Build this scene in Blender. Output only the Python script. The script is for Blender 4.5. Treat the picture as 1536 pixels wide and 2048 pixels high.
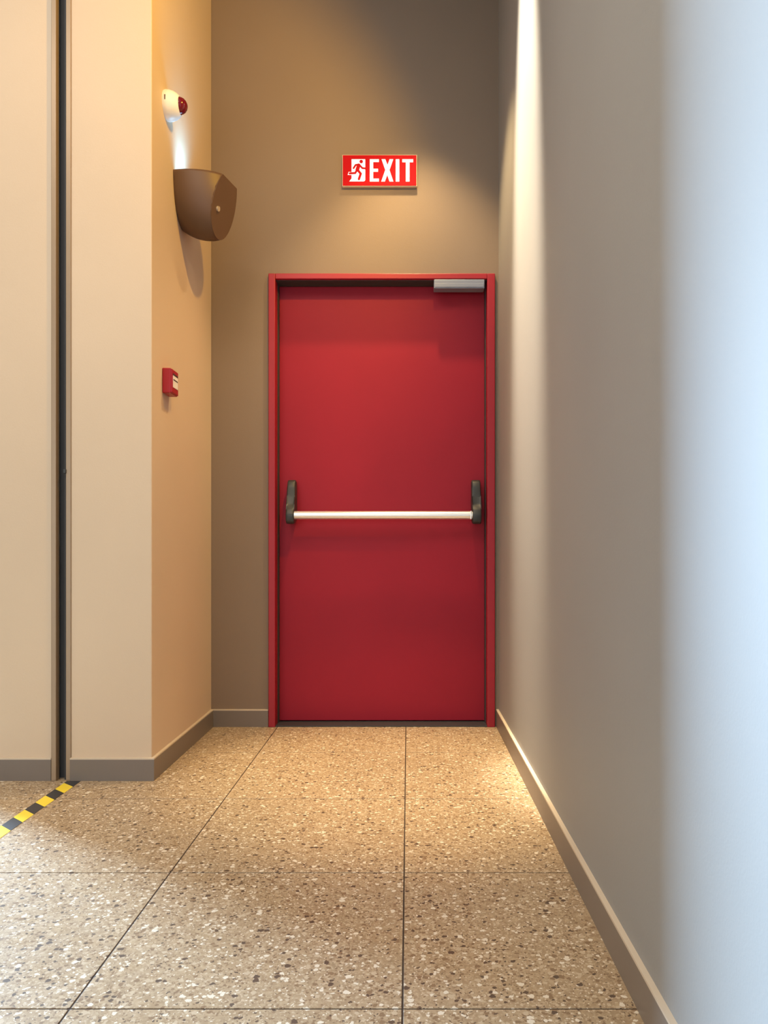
import bpy, bmesh, math
from mathutils import Vector, Matrix

for o in list(bpy.data.objects):
    bpy.data.objects.remove(o, do_unlink=True)
scene = bpy.context.scene
COL = scene.collection

# ------------------------------------------------------------------ camera
CAM_H = 0.834
cam = bpy.data.cameras.new('camera')
cam.lens = 1570.0 / 2048.0 * 36.0
cam.sensor_width = 36.0
cam.sensor_fit = 'AUTO'
cam.shift_x = -48.0 / 2048.0
cam.shift_y = 76.0 / 2048.0
cam.clip_start = 0.02
cam_o = bpy.data.objects.new('camera', cam)
cam_o.location = (0, 0, CAM_H)
cam_o.rotation_euler = (math.radians(90), 0, 0)
COL.objects.link(cam_o)
scene.camera = cam_o

# ------------------------------------------------------------------ view + world
vs = scene.view_settings
vs.view_transform = 'Standard'
vs.look = 'None'
vs.gamma = 1.0
vs.use_curve_mapping = False
vs.exposure = 0.25

world = bpy.data.worlds.new('overcast_daylight')
scene.world = world
world.use_nodes = True
bg = world.node_tree.nodes['Background']
bg.inputs['Color'].default_value = (0.88, 0.95, 1.0, 1)
bg.inputs['Strength'].default_value = 1.75

# ------------------------------------------------------------------ lamps
WARM = (1.0, 0.54, 0.04)
def look(o, target):
    d = Vector(target) - o.location
    o.rotation_euler = d.to_track_quat('-Z', 'Y').to_euler()
def spot(name, loc, target, power, color, angle, blend, size):
    l = bpy.data.lights.new(name, 'SPOT')
    l.energy = power; l.color = color
    l.spot_size = math.radians(angle); l.spot_blend = blend
    l.shadow_soft_size = size
    o = bpy.data.objects.new(name, l)
    o.location = loc
    look(o, target)
    COL.objects.link(o)
    return o
# pendant downlight close to the back wall, over the door
spot('door_downlight_lamp', (0.02, 3.30, 3.20), (0.02, 3.30, 0.0), 92, (1.0, 0.70, 0.34), 82, 0.6, 0.04)
# added narrow spot, unseen, to brighten the floor and lower door
spot('floor_fill_spot', (0.02, 2.95, 4.50), (0.02, 2.95, 0.0), 900, (1.0, 0.75, 0.40), 27, 0.9, 0.04)
# narrow ceiling lamp that grazes the right wall
spot('grazing_lamp', (-0.10, 2.87, 4.50), (0.428, 2.85, 2.25), 2300, (1.0, 0.86, 0.66), 19, 0.85, 0.03)
# ceiling spot turned towards the left wall
spot('wall_spot_lamp', (0.10, 2.20, 3.10), (-0.70, 2.70, 2.72), 76, WARM, 118, 0.5, 0.025)
# daylight through the tall window of the side hall
dl = bpy.data.lights.new('window_daylight', 'AREA')
dl.energy = 2150; dl.color = (0.50, 0.74, 1.0)
dl.shape = 'RECTANGLE'; dl.size = 0.95; dl.size_y = 1.95
dl_o = bpy.data.objects.new('window_daylight', dl)
dl_o.location = (-5.04, 5.60, 1.30)
look(dl_o, (0.4, 5.60, 1.30))
COL.objects.link(dl_o)

# added soft fill for the cream front wall, no fixture behind it
hl = bpy.data.lights.new('hall_fill_light', 'AREA')
hl.energy = 42; hl.color = (1.0, 0.86, 0.70)
hl.shape = 'RECTANGLE'; hl.size = 1.6; hl.size_y = 1.2
hl_o = bpy.data.objects.new('hall_fill_light', hl)
hl_o.location = (-1.35, 1.0, 3.45)
COL.objects.link(hl_o)

# ------------------------------------------------------------------ materials
def mat(name, color, rough=0.6, metallic=0.0, var=0.0, vscale=3.0, bump=0.0, bscale=60.0, spec=0.5, emit=0.0):
    m = bpy.data.materials.new(name)
    m.use_nodes = True
    nt = m.node_tree
    b = nt.nodes['Principled BSDF']
    b.inputs['Base Color'].default_value = (*color, 1)
    b.inputs['Roughness'].default_value = rough
    b.inputs['Metallic'].default_value = metallic
    b.inputs['Specular IOR Level'].default_value = spec
    geo = nt.nodes.new('ShaderNodeNewGeometry')
    if var:
        n = nt.nodes.new('ShaderNodeTexNoise')
        n.inputs['Scale'].default_value = vscale
        n.inputs['Detail'].default_value = 3
        nt.links.new(geo.outputs['Position'], n.inputs['Vector'])
        r = nt.nodes.new('ShaderNodeValToRGB')
        r.color_ramp.elements[0].position = 0.3
        r.color_ramp.elements[1].position = 0.7
        r.color_ramp.elements[0].color = (*[c * (1 - var) for c in color], 1)
        r.color_ramp.elements[1].color = (*[min(1, c * (1 + var)) for c in color], 1)
        nt.links.new(n.outputs['Fac'], r.inputs['Fac'])
        nt.links.new(r.outputs['Color'], b.inputs['Base Color'])
    if bump:
        n2 = nt.nodes.new('ShaderNodeTexNoise')
        n2.inputs['Scale'].default_value = bscale
        n2.inputs['Detail'].default_value = 4
        nt.links.new(geo.outputs['Position'], n2.inputs['Vector'])
        bp = nt.nodes.new('ShaderNodeBump')
        bp.inputs['Strength'].default_value = bump
        bp.inputs['Distance'].default_value = 0.002
        nt.links.new(n2.outputs['Fac'], bp.inputs['Height'])
        nt.links.new(bp.outputs['Normal'], b.inputs['Normal'])
    if emit:
        b.inputs['Emission Color'].default_value = (*color, 1)
        b.inputs['Emission Strength'].default_value = emit
    return m

M = {}
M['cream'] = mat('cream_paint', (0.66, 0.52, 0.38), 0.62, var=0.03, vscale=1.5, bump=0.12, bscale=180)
M['grey_taupe'] = mat('grey_taupe_paint', (0.286, 0.282, 0.275), 0.6, var=0.03, vscale=1.5, bump=0.12, bscale=180)
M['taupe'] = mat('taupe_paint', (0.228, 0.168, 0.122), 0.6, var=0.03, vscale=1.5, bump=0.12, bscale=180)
M['skirting'] = mat('skirting_taupe', (0.20, 0.165, 0.14), 0.42, var=0.03, vscale=4)
M['lit_top'] = mat('skirting_lit_top', (0.62, 0.53, 0.42), 0.35)  # skirting top, light from above put into the colour
M['ceiling'] = mat('ceiling_paint', (0.55, 0.5, 0.44), 0.8)
M['red_door'] = mat('red_door_paint', (0.315, 0.009, 0.026), 0.5, var=0.05, vscale=2.5, bump=0.05, bscale=120, spec=0.25)
M['red_frame'] = mat('red_frame_paint', (0.33, 0.007, 0.02), 0.42, var=0.03, vscale=4)
M['black_plastic'] = mat('black_plastic', (0.030, 0.034, 0.036), 0.42)
M['dark_gap'] = mat('gap_rubber_door_shade', (0.040, 0.040, 0.042), 0.7)  # seal in the wall gap, and painted shade round the door leaf
M['threshold'] = mat('dark_threshold', (0.035, 0.038, 0.045), 0.5)
M['bar'] = mat('white_aluminium', (0.93, 0.95, 0.96), 0.28, metallic=0.6)
M['grey_metal'] = mat('grey_metal', (0.22, 0.25, 0.33), 0.45, metallic=0.15)
M['trim'] = mat('anodised_trim', (0.36, 0.265, 0.18), 0.38, metallic=0.25)
M['sign_red'] = mat('sign_red', (0.36, 0.002, 0.006), 0.6, emit=0.35, spec=0.1)
M['sign_white'] = mat('sign_white', (0.55, 0.56, 0.57), 0.4, emit=1.1)
M['sign_case'] = mat('sign_case', (0.72, 0.55, 0.42), 0.25)
M['sconce'] = mat('brown_metal', (0.115, 0.062, 0.034), 0.5, var=0.04, vscale=10)
M['white_plastic'] = mat('white_plastic', (0.88, 0.87, 0.84), 0.35)
M['red_lens'] = mat('red_lens', (0.14, 0.005, 0.010), 0.12)
M['red_plastic'] = mat('red_plastic', (0.37, 0.009, 0.022), 0.35)
M['tape_yellow'] = mat('tape_yellow', (0.90, 0.70, 0.05), 0.4)
M['tape_black'] = mat('tape_black', (0.035, 0.036, 0.042), 0.45)
M['window_frame'] = mat('window_frame', (0.35, 0.34, 0.33), 0.45)
M['screw'] = mat('pale_lock', (0.62, 0.52, 0.40), 0.3, metallic=0.5)
M['glow'] = mat('cool_diffuser', (0.75, 0.88, 1.0), 0.5, emit=3.0)

def terrazzo():
    m = bpy.data.materials.new('terrazzo')
    m.use_nodes = True
    nt = m.node_tree; N = nt.nodes; L = nt.links
    b = N['Principled BSDF']
    geo = N.new('ShaderNodeNewGeometry')
    def noise(scale, detail=3):
        n = N.new('ShaderNodeTexNoise'); n.inputs['Scale'].default_value = scale
        n.inputs['Detail'].default_value = detail
        L.new(geo.outputs['Position'], n.inputs['Vector']); return n
    # warped coordinates make the chips angular and irregular
    wn = noise(150, 2)
    mad = N.new('ShaderNodeVectorMath'); mad.operation = 'MULTIPLY_ADD'
    mad.inputs[1].default_value = (0.009, 0.009, 0.0)
    L.new(wn.outputs['Color'], mad.inputs[0]); L.new(geo.outputs['Position'], mad.inputs[2])
    base = N.new('ShaderNodeValToRGB')
    base.color_ramp.elements[0].position = 0.32; base.color_ramp.elements[0].color = (0.32, 0.23, 0.14, 1)
    base.color_ramp.elements[1].position = 0.68; base.color_ramp.elements[1].color = (0.43, 0.325, 0.21, 1)
    bn = noise(55, 6); L.new(bn.outputs['Fac'], base.inputs['Fac'])
    big = noise(1.8, 3)
    bigr = N.new('ShaderNodeMapRange'); bigr.inputs['From Min'].default_value = 0.3; bigr.inputs['From Max'].default_value = 0.7
    bigr.inputs['To Min'].default_value = 0.9; bigr.inputs['To Max'].default_value = 1.08
    L.new(big.outputs['Fac'], bigr.inputs['Value'])
    mul = N.new('ShaderNodeMix'); mul.data_type = 'RGBA'; mul.blend_type = 'MULTIPLY'; mul.inputs['Factor'].default_value = 1
    L.new(base.outputs['Color'], mul.inputs['A']); L.new(bigr.outputs['Result'], mul.inputs['B'])
    cur = mul.outputs['Result']
    def layer(cur, scale, off, lo, hi, stops):
        add = N.new('ShaderNodeVectorMath'); add.operation = 'ADD'; add.inputs[1].default_value = (off, off * 1.7, 0)
        L.new(mad.outputs[0], add.inputs[0])
        v = N.new('ShaderNodeTexVoronoi'); v.voronoi_dimensions = '2D'; v.inputs['Scale'].default_value = scale
        L.new(add.outputs[0], v.inputs['Vector'])
        sep = N.new('ShaderNodeSeparateColor'); L.new(v.outputs['Color'], sep.inputs['Color'])
        thr = N.new('ShaderNodeMapRange'); thr.inputs['To Min'].default_value = lo; thr.inputs['To Max'].default_value = hi
        L.new(sep.outputs['Green'], thr.inputs['Value'])
        lt = N.new('ShaderNodeMath'); lt.operation = 'LESS_THAN'
        L.new(v.outputs['Distance'], lt.inputs[0]); L.new(thr.outputs['Result'], lt.inputs[1])
        r = N.new('ShaderNodeValToRGB'); r.color_ramp.interpolation = 'CONSTANT'
        els = r.color_ramp.elements
        while len(els) < len(stops): els.new(0.5)
        for e, (p, c) in zip(els, stops):
            e.position = p; e.color = (*c, 1)
        L.new(sep.outputs['Red'], r.inputs['Fac'])
        mx = N.new('ShaderNodeMix'); mx.data_type = 'RGBA'
        L.new(lt.outputs[0], mx.inputs['Factor']); L.new(cur, mx.inputs['A']); L.new(r.outputs['Color'], mx.inputs['B'])
        return mx.outputs['Result']
    t1 = (0.34, 0.245, 0.15); t2 = (0.42, 0.32, 0.205); t3 = (0.50, 0.40, 0.28); br = (0.235, 0.155, 0.09); dk = (0.10, 0.068, 0.048); wh = (0.70, 0.63, 0.52)
    cur = layer(cur, 260, 0.37, -0.15, 0.70, [(0.0, t2), (0.28, br), (0.45, t1), (0.66, t3), (0.86, wh), (0.95, dk)])
    cur = layer(cur, 125, 1.31, -0.35, 0.62, [(0.0, t2), (0.25, t3), (0.45, br), (0.62, t1), (0.80, wh), (0.93, dk)])
    cur = layer(cur, 75, 2.13, -0.95, 0.52, [(0.0, t3), (0.30, wh), (0.55, br), (0.75, dk)])
    L.new(cur, b.inputs['Base Color'])
    rr = N.new('ShaderNodeMapRange'); rr.inputs['To Min'].default_value = 0.28; rr.inputs['To Max'].default_value = 0.52
    rn = noise(20, 4); L.new(rn.outputs['Fac'], rr.inputs['Value']); L.new(rr.outputs['Result'], b.inputs['Roughness'])
    b.inputs['Specular IOR Level'].default_value = 0.5
    return m
M['terrazzo'] = terrazzo()
M['joint'] = mat('joint_grout', (0.05, 0.032, 0.024), 0.8)

# ------------------------------------------------------------------ helpers
def box(bm, x0, x1, y0, y1, z0, z1):
    v = [bm.verts.new(p) for p in ((x0, y0, z0), (x1, y0, z0), (x1, y1, z0), (x0, y1, z0),
                                   (x0, y0, z1), (x1, y0, z1), (x1, y1, z1), (x0, y1, z1))]
    return [bm.faces.new([v[i] for i in f]) for f in ((0, 3, 2, 1), (4, 5, 6, 7), (0, 1, 5, 4), (1, 2, 6, 5), (2, 3, 7, 6), (3, 0, 4, 7))]
def bevel(bm, w, seg=2):
    bmesh.ops.bevel(bm, geom=list(bm.edges), offset=w, segments=seg, profile=0.5, affect='EDGES', clamp_overlap=True)
def world_loc(o):
    p = Vector(o.location)
    while o.parent:
        o = o.parent; p += Vector(o.location)
    return p
def link(name, bm, m, parent=None, origin=(0, 0, 0), smooth=False):
    """vertices are in room coordinates; origin is the object's own base point"""
    origin = Vector(origin)
    bmesh.ops.translate(bm, verts=bm.verts, vec=-origin)
    bmesh.ops.recalc_face_normals(bm, faces=bm.faces)
    me = bpy.data.meshes.new(name)
    bm.to_mesh(me); bm.free()
    if smooth:
        for p in me.polygons: p.use_smooth = True
    me.materials.append(M[m])
    o = bpy.data.objects.new(name, me)
    COL.objects.link(o)
    if parent is not None:
        o.parent = parent
        o.location = origin - world_loc(parent)
    else:
        o.location = origin
    return o
def auto_smooth(o, deg=35):
    for p in o.data.polygons: p.use_smooth = True
    bm = bmesh.new(); bm.from_mesh(o.data)
    for e in bm.edges:
        if len(e.link_faces) == 2 and e.calc_face_angle(0) > math.radians(deg): e.smooth = False
    bm.to_mesh(o.data); bm.free()
def empty(name, loc):
    o = bpy.data.objects.new(name, None)
    o.location = loc; o.empty_display_size = 0.05
    COL.objects.link(o)
    return o
def tag(o, label=None, cat=None, kind=None, group=None):
    if label: o['label'] = label
    if cat: o['category'] = cat
    if kind: o['kind'] = kind
    if group: o['group'] = group
    return o
def boxes(name, m, lst, parent=None, origin=(0, 0, 0), bev=0.0, seg=2):
    bm = bmesh.new()
    for b in lst: box(bm, *b)
    if bev: bevel(bm, bev, seg)
    return link(name, bm, m, parent, origin)
def prism(bm, pts, axis, a0, a1):
    """polygon extruded along an axis; pts are the two other coordinates in axis order"""
    def mk(p, a):
        return {'x': (a, p[0], p[1]), 'y': (p[0], a, p[1]), 'z': (p[0], p[1], a)}[axis]
    A = [bm.verts.new(mk(p, a0)) for p in pts]
    B = [bm.verts.new(mk(p, a1)) for p in pts]
    n = len(pts)
    bm.faces.new(A); bm.faces.new(B[::-1])
    for i in range(n):
        bm.faces.new((A[i], B[i], B[(i + 1) % n], A[(i + 1) % n]))

# ------------------------------------------------------------------ the room
CEIL = 4.62
YB = 3.71        # back wall face
XL = -0.929      # alcove's left wall face
YF = 2.846       # wall face that looks at the camera, left of the alcove
XR = 0.428       # right wall face

floor = tag(boxes('floor', 'joint', [(-5.2, 0.62, -3.0, 7.95, -0.08, -0.0010)]),
            'beige terrazzo tile floor with thin dark joints', 'floor', 'structure')
T = 0.605
xs = [-0.615 + T * i for i in range(-3, 3)]
ys = [3.233 - 0.602 * i for i in range(-1, 7)]
bm = bmesh.new()
g = 0.0018
box(bm, g, T - g, g, 0.602 - g, -0.02, 0.0)
bmesh.ops.bevel(bm, geom=[e for e in bm.edges if all(v.co.z > -0.001 for v in e.verts)], offset=0.0005, segments=1, affect='EDGES')
first = None
for x in xs:
    for y in ys:
        if first is None:
            first = link('tile', bm, 'terrazzo', floor, (0, 0, 0)); t = first
        else:
            t = first.copy(); COL.objects.link(t); t.parent = floor
        t.location = (x, y, 0)

tag(boxes('ceiling', 'ceiling', [(-5.2, 0.62, -3.0, 7.95, CEIL, CEIL + 0.1)]), 'pale ceiling over corridor and side hall', 'ceiling', 'structure')
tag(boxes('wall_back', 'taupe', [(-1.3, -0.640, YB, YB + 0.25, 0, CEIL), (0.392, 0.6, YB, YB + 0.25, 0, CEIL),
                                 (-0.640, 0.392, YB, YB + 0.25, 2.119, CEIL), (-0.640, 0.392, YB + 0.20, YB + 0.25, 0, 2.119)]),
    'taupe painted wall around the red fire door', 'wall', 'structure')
tag(boxes('wall_right', 'grey_taupe', [(XR, 0.6, -3.0, YB, 0, CEIL)]), 'long grey taupe wall running to the red door', 'wall', 'structure')
tag(boxes('wall_left', 'cream', [(-1.222, XL, YF, YB, 0, CEIL)], bev=0.004), 'cream wall beside the red door carrying alarm, sconce and call point', 'wall', 'structure')
pw = tag(boxes('wall_partition', 'cream', [(-1.75, -1.283, YF, YF + 0.14, 0, CEIL)]), 'cream wall panel beyond the narrow black vertical gap', 'wall', 'structure')
# side hall with its window, where the daylight comes from
tag(boxes('wall_window', 'cream', [(-5.2, -5.02, 5.10, 6.10, 0, 0.25), (-5.2, -5.02, 5.10, 6.10, 2.35, CEIL), (-5.2, -5.02, -3.0, 5.10, 0, CEIL), (-5.2, -5.02, 6.10, 7.8, 0, CEIL)]),
    'cream wall of side hall with tall window', 'wall', 'structure')
tag(boxes('wall_light_block', 'cream', [(-5.2, 0.6, -3.15, -3.0, 2.5, CEIL)]), 'unseen cream wall added to hold back sky light from the rear', 'wall', 'structure')  # added out of view to cut sky light on the upper walls
tag(boxes('wall_far', 'cream', [(-5.2, -1.3, 7.8, 7.95, 0, CEIL)]), 'cream end wall of side hall behind partition', 'wall', 'structure')
w = tag(boxes('window_1', 'window_frame', [(-5.16, -5.06, 5.10, 5.16, 0.25, 2.35), (-5.16, -5.06, 6.04, 6.10, 0.25, 2.35), (-5.16, -5.06, 5.63, 5.67, 0.31, 2.29),
                                           (-5.16, -5.06, 5.16, 6.04, 0.25, 0.31), (-5.16, -5.06, 5.16, 6.04, 2.29, 2.35)]),
        'tall grey framed window of side hall', 'window', 'structure')

# vertical gap in the left wall: dark lining and the two metal edge trims
tag(boxes('trim_1', 'dark_gap', [(-1.276, -1.236, YF + 0.03, YF + 0.10, 0, CEIL), (-1.247, -1.239, YF + 0.004, YF + 0.03, 0.0, CEIL)]),
    'narrow black vertical gap seal between the cream walls', 'trim', 'structure')
tag(boxes('trim_2', 'trim', [(-1.290, -1.272, YF - 0.010, YF + 0.02, 0, CEIL)], bev=0.002), 'beige metal edge strip bordering black gap on partition side', 'trim', 'structure')
tr = tag(boxes('trim_3', 'trim', [(-1.239, -1.221, YF - 0.004, YF + 0.02, 0, CEIL)], bev=0.002), 'beige metal edge strip between black gap and cream wall', 'trim', 'structure')
boxes('latch', 'black_plastic', [(-1.246, -1.237, YF - 0.010, YF - 0.002, 1.112, 1.126)], tr, (-1.24, YF, 1.11), bev=0.001)

# skirting boards with the overhead light on the top edge put in as a paler strip
BH = 0.082
def skirting(name, rects, label):
    o = tag(boxes(name, 'skirting', [(*r, 0, BH - 0.005) for r in rects]), label, 'baseboard', 'structure')
    boxes('lit_top', 'lit_top', [(*r, BH - 0.005, BH) for r in rects], o)
    return o
skirting('baseboard_left', [(-1.221, -0.917, YF - 0.012, YF), (XL, -0.917, YF, YB)], 'taupe skirting wrapping the corner of the cream alcove wall')
skirting('baseboard_partition', [(-1.75, -1.290, YF - 0.012, YF)], 'taupe skirting along the partition left of black gap')
skirting('baseboard_back', [(-0.917, -0.659, YB - 0.012, YB)], 'short taupe skirting between alcove corner and red door frame')
skirting('baseboard_right', [(0.416, XR, -3.0, YB)], 'long taupe skirting along the grey right wall')

# ------------------------------------------------------------------ red fire door
door = tag(empty('door_1', (-0.13, 3.76, 0)), 'red metal fire door with white push bar and red frame', 'door', 'structure')
FX0, FX1, FI0, FI1, FT, FIT = -0.657, 0.4095, -0.625, 0.373, 2.136, 2.110
YD = 3.795
o = boxes('door_jamb', 'red_frame', [(FX0, FI0, 3.693, YD + 0.05, 0, FT)], door, (FX0, 3.7, 0), bev=0.003)
o = boxes('door_jamb', 'red_frame', [(FI1, FX1, 3.693, YD + 0.05, 0, FT)], door, (FX1, 3.7, 0), bev=0.003)
o = boxes('frame_head', 'red_frame', [(FI0, FI1, 3.693, YD + 0.05, FIT, FT)], door, (-0.13, 3.7, FIT), bev=0.003)
boxes('threshold', 'threshold', [(FI0, FI1, 3.70, YD + 0.05, 0.0, 0.006)], door, (-0.13, 3.7, 0), bev=0.001)
leaf = boxes('door_leaf', 'red_door', [(FI0 + 0.003, FI1 - 0.003, YD, YD + 0.05, 0.010, FIT - 0.003)], door, (-0.13, YD, 0.01), bev=0.002)
boxes('reveal_shade', 'dark_gap', [(FI0, FI1, 3.712, YD - 0.001, FIT - 0.003, FIT - 0.0002), (FI0 + 0.0002, FI0 + 0.004, YD - 0.035, YD - 0.001, 0.006, FIT - 0.003),
                               (FI1 - 0.004, FI1 - 0.0002, YD - 0.035, YD - 0.001, 0.006, FIT - 0.003)], door, (-0.13, YD, 0))['label'] = 'dark strips standing in for shade round the door leaf'  # shade under the head and along the jambs, added as dark strips
# closer under the frame head
clo = boxes('door_closer', 'grey_metal', [(0.122, 0.360, 3.690, 3.750, 2.064, 2.1068)], door, (0.24, 3.72, 2.066), bev=0.003)
boxes('cover_strip', 'grey_metal', [(0.126, 0.356, 3.687, 3.692, 2.069, 2.086)], clo, (0.24, 3.69, 2.069), bev=0.001)
# push bar
YBAR = YD - 0.095
bm = bmesh.new()
segs = 24
ZB = 0.998
x0, x1 = -0.535, 0.303
ra, rb = 0.020, 0.019
prev = None
rings = []
for x in (x0, x1):
    rings.append([bm.verts.new((x, YBAR + ra * math.cos(2 * math.pi * i / segs), ZB + rb * math.sin(2 * math.pi * i / segs))) for i in range(segs)])
for i in range(segs):
    bm.faces.new((rings[0][i], rings[1][i], rings[1][(i + 1) % segs], rings[0][(i + 1) % segs]))
bm.faces.new(rings[0]); bm.faces.new(rings[1][::-1])
pb = link('push_bar', bm, 'bar', leaf, (-0.116, YBAR, ZB)); auto_smooth(pb)
boxes('end_ring', 'bar', [(0.292, 0.300, YBAR - 0.0205, YBAR + 0.0205, ZB - 0.0205, ZB + 0.0205)], leaf, (0.296, YBAR, ZB), bev=0.006, seg=3)
prof = [(0.000, 0.985), (0.000, 1.150), (0.012, 1.166), (0.040, 1.170), (0.060, 1.160), (0.072, 1.135), (0.080, 1.090), (0.092, 1.050),
        (0.112, 1.025), (0.122, 1.000), (0.118, 0.968), (0.100, 0.956), (0.078, 0.958), (0.055, 0.972), (0.030, 0.978)]
for xa, xb in ((-0.574, -0.535), (0.303, 0.345)):
    bm = bmesh.new()
    prism(bm, [(YD - d, z) for d, z in prof], 'x', xa, xb)
    bmesh.ops.bevel(bm, geom=list(bm.edges), offset=0.007, segments=3, profile=0.5, affect='EDGES', clamp_overlap=True)
    br = link('bar_bracket', bm, 'black_plastic', leaf, ((xa + xb) / 2, YD, 0.96)); auto_smooth(br, 40)

# ------------------------------------------------------------------ exit sign
SX0, SX1, SZ0, SZ1 = -0.3095, 0.0425, 2.543, 2.692
SY = YB - 0.022
sign = tag(empty('exit_sign', ((SX0 + SX1) / 2, YB, SZ0)), 'red EXIT sign with white running figure above the red door', 'sign')
org = ((SX0 + SX1) / 2, YB, SZ0)
boxes('sign_case', 'sign_case', [(SX0, SX1, SY + 0.002, YB, SZ0, SZ1)], sign, org, bev=0.002)
boxes('sign_panel', 'sign_red', [(SX0 + 0.003, SX1 - 0.003, SY, SY + 0.006, SZ0 + 0.003, SZ1 - 0.003)], sign, org, bev=0.0008)
KX = (SX1 - SX0) / 1150.0
KZ = (SZ1 - SZ0) / 480.0
def sp(u, v): return (SX0 + (u - 190) * KX, SZ1 - (v - 160) * KZ)
def glyph(name, polys, m, lift=0.0008, thick=0.0012):
    bm = bmesh.new()
    for p in polys: prism(bm, [sp(*q) for q in p], 'y', SY - lift, SY - lift + thick)
    return link(name, bm, m, sign, org)
def rect(u0, v0, u1, v1): return [(u0, v0), (u1, v0), (u1, v1), (u0, v1)]
glyph('letter_e', [[(615, 232), (755, 232), (755, 275), (667, 275), (667, 376), (742, 376), (742, 422), (667, 422), (667, 525), (755, 525), (755, 570), (615, 570)]], 'sign_white')
glyph('letter_x', [[(795, 232), (853, 232), (887, 320), (918, 232), (975, 232), (917, 395), (977, 570), (917, 570), (883, 470), (846, 570), (790, 570), (852, 395)]], 'sign_white')
glyph('letter_i', [rect(1013, 232, 1068, 570)], 'sign_white')
glyph('letter_t', [[(1113, 232), (1280, 232), (1280, 278), (1225, 278), (1225, 570), (1168, 570), (1168, 278), (1113, 278)]], 'sign_white')
glyph('doorway_symbol', [[(335, 232), (545, 232), (545, 545), (538, 560), (520, 568), (300, 568), (335, 522)]], 'sign_white')
def stroke(pts, w):
    out = []
    for (a, b) in zip(pts[:-1], pts[1:]):
        dx, dy = b[0] - a[0], b[1] - a[1]; l = math.hypot(dx, dy); nx, ny = -dy / l * w / 2, dx / l * w / 2
        out.append([(a[0] + nx, a[1] + ny), (b[0] + nx, b[1] + ny), (b[0] - nx, b[1] - ny), (a[0] - nx, a[1] - ny)])
    for p in pts:
        out.append([(p[0] + w / 2 * math.cos(k * math.pi / 6), p[1] + w / 2 * math.sin(k * math.pi / 6)) for k in range(12)])
    return out
glyph('foot_outline', [[(290, 424), (340, 430), (340, 470), (276, 470)]], 'sign_white')
fig = [[(483 + 27 * math.cos(k * math.pi / 8), 268 + 27 * math.sin(k * math.pi / 8)) for k in range(16)]]
fig += stroke([(445, 325), (422, 395)], 56)
fig += stroke([(455, 318), (500, 368), (552, 372)], 27)
fig += stroke([(440, 314), (398, 320), (366, 368)], 27)
fig += stroke([(428, 395), (476, 452), (448, 533)], 36)
fig += stroke([(418, 395), (392, 442), (305, 448)], 30)
bm = bmesh.new()
for i, p in enumerate(fig):
    prism(bm, [sp(*q) for q in p], 'y', SY - 0.0016 - 0.00001 * i, SY - 0.0004)
link('running_figure', bm, 'sign_red', sign, org)

# ------------------------------------------------------------------ fire call point on the cream wall
cx0, cx1, cy0, cy1, cz0, cz1 = XL, XL + 0.037, 2.965, 3.052, 1.428, 1.523
cp = tag(empty('fire_call_point', (XL, 3.0, cz0)), 'small red square fire call point below the brown wall sconce', 'alarm button')
org = (XL, 3.0, cz0)
boxes('housing', 'red_plastic', [(cx0, cx1 - 0.004, cy0, cy1, cz0, cz1)], cp, org, bev=0.004, seg=3)
face = boxes('front_cover', 'red_plastic', [(cx1 - 0.006, cx1, cy0 + 0.003, cy1 - 0.003, cz0 + 0.003, cz1 - 0.003)], cp, org, bev=0.002)
boxes('glass_pane', 'white_plastic', [(cx1 - 0.001, cx1 + 0.0015, cy0 + 0.014, cy1 - 0.012, cz0 + 0.024, cz1 - 0.026)], cp, org, bev=0.0005)['label'] = 'white break panel'
boxes('printed_bar', 'black_plastic', [(cx1 + 0.001, cx1 + 0.0022, cy0 + 0.016, cy1 - 0.018, cz0 + 0.051, cz0 + 0.0555)], cp, org)
boxes('printed_bar', 'black_plastic', [(cx1 + 0.0002, cx1 + 0.0010, cy0 + 0.014, cy1 - 0.012, cz1 - 0.025, cz1 - 0.018)], cp, org)

# ------------------------------------------------------------------ alarm beacon (lathe about the x axis)
def lathe_x(bm, prof, cx, cy, cz, seg=40):
    rings = []
    for d, r in prof:
        if r < 1e-6:
            rings.append([bm.verts.new((cx + d, cy, cz))])
        else:
            rings.append([bm.verts.new((cx + d, cy + r * math.cos(2 * math.pi * i / seg), cz + r * math.sin(2 * math.pi * i / seg))) for i in range(seg)])
    for a, b in zip(rings[:-1], rings[1:]):
        for i in range(seg):
            j = (i + 1) % seg
            if len(a) == 1: bm.faces.new((a[0], b[j], b[i]))
            elif len(b) == 1: bm.faces.new((a[i], a[j], b[0]))
            else: bm.faces.new((a[i], a[j], b[j], b[i]))
    if len(rings[0]) > 1: bm.faces.new(rings[0])
    if len(rings[-1]) > 1: bm.faces.new(rings[-1])
BY, BZ = 3.015, 2.540
org = (XL, BY, BZ - 0.06)
al = tag(empty('alarm_beacon', org), 'round white alarm beacon with dark red lens above the brown sconce', 'alarm')
bm = bmesh.new()
lathe_x(bm, [(0, 0.054), (0.006, 0.056), (0.018, 0.055), (0.034, 0.050), (0.046, 0.043), (0.053, 0.035), (0.055, 0.032), (0.052, 0.030)], XL, BY, BZ)
h = link('housing', bm, 'white_plastic', al, org); auto_smooth(h, 40)
bm = bmesh.new()
lathe_x(bm, [(0.050, 0.031), (0.060, 0.030), (0.070, 0.025), (0.077, 0.017), (0.081, 0.008), (0.082, 0)], XL, BY, BZ)
l = link('lens', bm, 'red_lens', al, org); auto_smooth(l, 50); l['label'] = 'dark red domed lens'
boxes('slot_mark', 'sconce', [(XL + 0.010, XL + 0.014, BY - 0.0565, BY - 0.050, BZ - 0.006, BZ + 0.012)], al, org)

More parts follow.
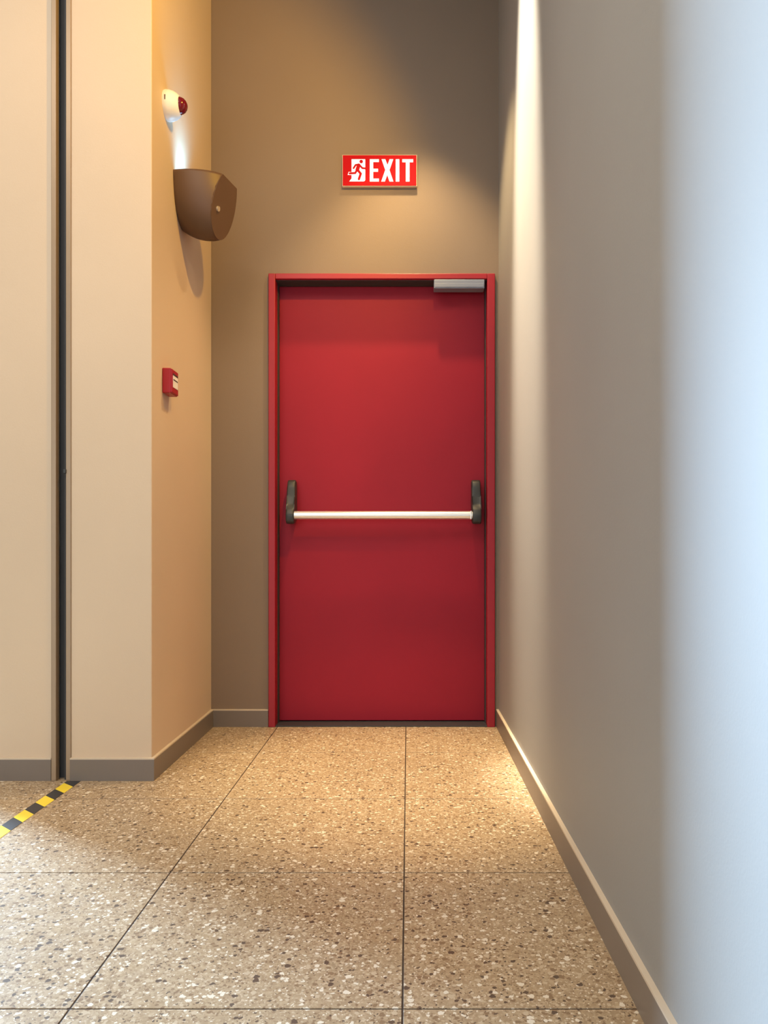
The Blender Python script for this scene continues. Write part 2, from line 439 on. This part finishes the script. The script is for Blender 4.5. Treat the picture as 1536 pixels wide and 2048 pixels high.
# ------------------------------------------------------------------ brown wall sconce: open-topped bowl with a flat sloping front
SZT, SZB, SYC = 2.338, 2.108, 3.228
org = (XL, SYC, SZB)
sc = tag(empty('wall_sconce', org), 'rounded brown wall sconce throwing cool white light up towards the alarm beacon', 'lamp')
def bowl(inset, zt):
    bm = bmesh.new()
    rings = []
    n = 36; seg = 128
    for k in range(n):
        t = math.sin(0.5 * math.pi * k / n)
        z = zt - (zt - SZB - inset) * t
        r = max(0.0, 1 - t ** 2.6) ** 0.5
        pc = 0.06 + 0.055 * t
        rp = (0.165 - inset) * r; ry = (0.132 - inset) * r; ryf = ry * 0.8
        ring = []
        for i in range(seg):
            a = 2 * math.pi * i / seg
            c, s = math.cos(a), math.sin(a)
            e = 2.0 / 2.15
            ring.append(bm.verts.new((XL + pc + rp * math.copysign(abs(c) ** e, c), SYC + (ry if s < 0 else ryf) * math.copysign(abs(s) ** e, s), z)))
        rings.append(ring)
    for a, b in zip(rings[:-1], rings[1:]):
        for i in range(seg): bm.faces.new((a[i], a[(i + 1) % seg], b[(i + 1) % seg], b[i]))
    bm.faces.new(rings[-1])
    return bm
FN = Vector((1.0, -0.22, -0.26)).normalized()
FP = Vector((XL + 0.156, 3.16, 2.2))
bm = bowl(0.0, SZT)
def cut(bm, co, no):
    r = bmesh.ops.bisect_plane(bm, geom=list(bm.verts) + list(bm.edges) + list(bm.faces), plane_co=co, plane_no=no, clear_outer=True)
    return [e for e in r['geom_cut'] if isinstance(e, bmesh.types.BMEdge)]
cut(bm, (XL, 0, 0), (-1, 0, 0))
edges = cut(bm, FP, FN)
# the flat front is a part of its own
pts = {}
loop_edges = [(e.verts[0].index, e.verts[1].index) for e in edges]
bm.verts.index_update()
adj = {}
for e in edges:
    a, b = e.verts
    adj.setdefault(a, []).append(b); adj.setdefault(b, []).append(a)
ends = [v for v in adj if len(adj[v]) == 1]
start = ends[0] if ends else next(iter(adj))
chain = [start]; seen = {start}
while True:
    nx = [v for v in adj[chain[-1]] if v not in seen]
    if not nx: break
    chain.append(nx[0]); seen.add(nx[0])
outline = [v.co.copy() for v in chain]
# thin wall thickness through a solidify step
body = link('body', bm, 'sconce', sc, org)
auto_smooth(body, 30)
sol = body.modifiers.new('wall_thickness', 'SOLIDIFY'); sol.thickness = 0.003; sol.offset = -1
bm = bmesh.new()
A = [bm.verts.new(p + FN * 0.0015) for p in outline]; B = [bm.verts.new(p - FN * 0.003) for p in outline]
n = len(A)
bm.faces.new(A); bm.faces.new(B[::-1])
for i in range(n): bm.faces.new((A[i], B[i], B[(i + 1) % n], A[(i + 1) % n]))
link('front_plate', bm, 'sconce', sc, org)
# small pale lock on the front plate
bm = bmesh.new()
ctr = Vector((0, 3.165, 2.21))
ctr.x = FP.x - (FN.y * (ctr.y - FP.y) + FN.z * (ctr.z - FP.z)) / FN.x
bmesh.ops.create_cone(bm, cap_ends=True, segments=20, radius1=0.011, radius2=0.010, depth=0.008,
                      matrix=Matrix.Translation(ctr + FN * 0.004) @ FN.to_track_quat('Z', 'Y').to_matrix().to_4x4())
link('lock', bm, 'screw', sc, org)['label'] = 'small pale round lock'
bm = bmesh.new()
bmesh.ops.create_cone(bm, cap_ends=True, segments=20, radius1=0.05, radius2=0.05, depth=0.01, matrix=Matrix.Translation((XL + 0.075, SYC, SZT - 0.06)))
link('diffuser', bm, 'glow', sc, org)
ul = bpy.data.lights.new('sconce_lamp', 'AREA')
ul.energy = 0.95; ul.color = (0.20, 0.60, 1.0)
ul.shape = 'RECTANGLE'; ul.size = 0.17; ul.size_y = 0.08; ul.spread = math.radians(95)
up = bpy.data.objects.new('sconce_lamp', ul)
up.location = Vector((XL + 0.055, SYC - 0.01, SZT - 0.012)) - Vector(org)
up.rotation_euler = (Vector((-0.12, -0.10, 1.0))).to_track_quat('-Z', 'X').to_euler()
up.parent = sc
COL.objects.link(up)

# ------------------------------------------------------------------ hazard tape on the floor joint
TX, TW, TL = -1.205, 0.050, 0.0722
tape = tag(empty('hazard_tape', (TX, 2.83, 0)), 'yellow and black striped hazard tape stuck to the terrazzo floor', 'tape')
shared = {}
y = 2.858
for k in range(30):
    key = 'tape_black' if k % 2 == 0 else 'tape_yellow'
    ya, yb = y - TL * k, y - TL * (k + 1)
    pts = [(TX - TW / 2, ya + 0.022), (TX + TW / 2, ya - 0.022), (TX + TW / 2, yb - 0.022), (TX - TW / 2, yb + 0.022)]
    if k == 0:
        pts[0] = (TX - TW / 2, 2.832); pts[1] = (TX + TW / 2, 2.832)
    if k == 0 or key not in shared or k == 1:
        bm = bmesh.new(); prism(bm, pts, 'z', 0.0, 0.0009)
        s = link('stripe', bm, key, tape, (TX, ya, 0))
        if k > 0: shared[key] = s
    else:
        s = shared[key].copy(); COL.objects.link(s); s.parent = tape
        s.location = Vector((TX, ya, 0)) - Vector(tape.location)
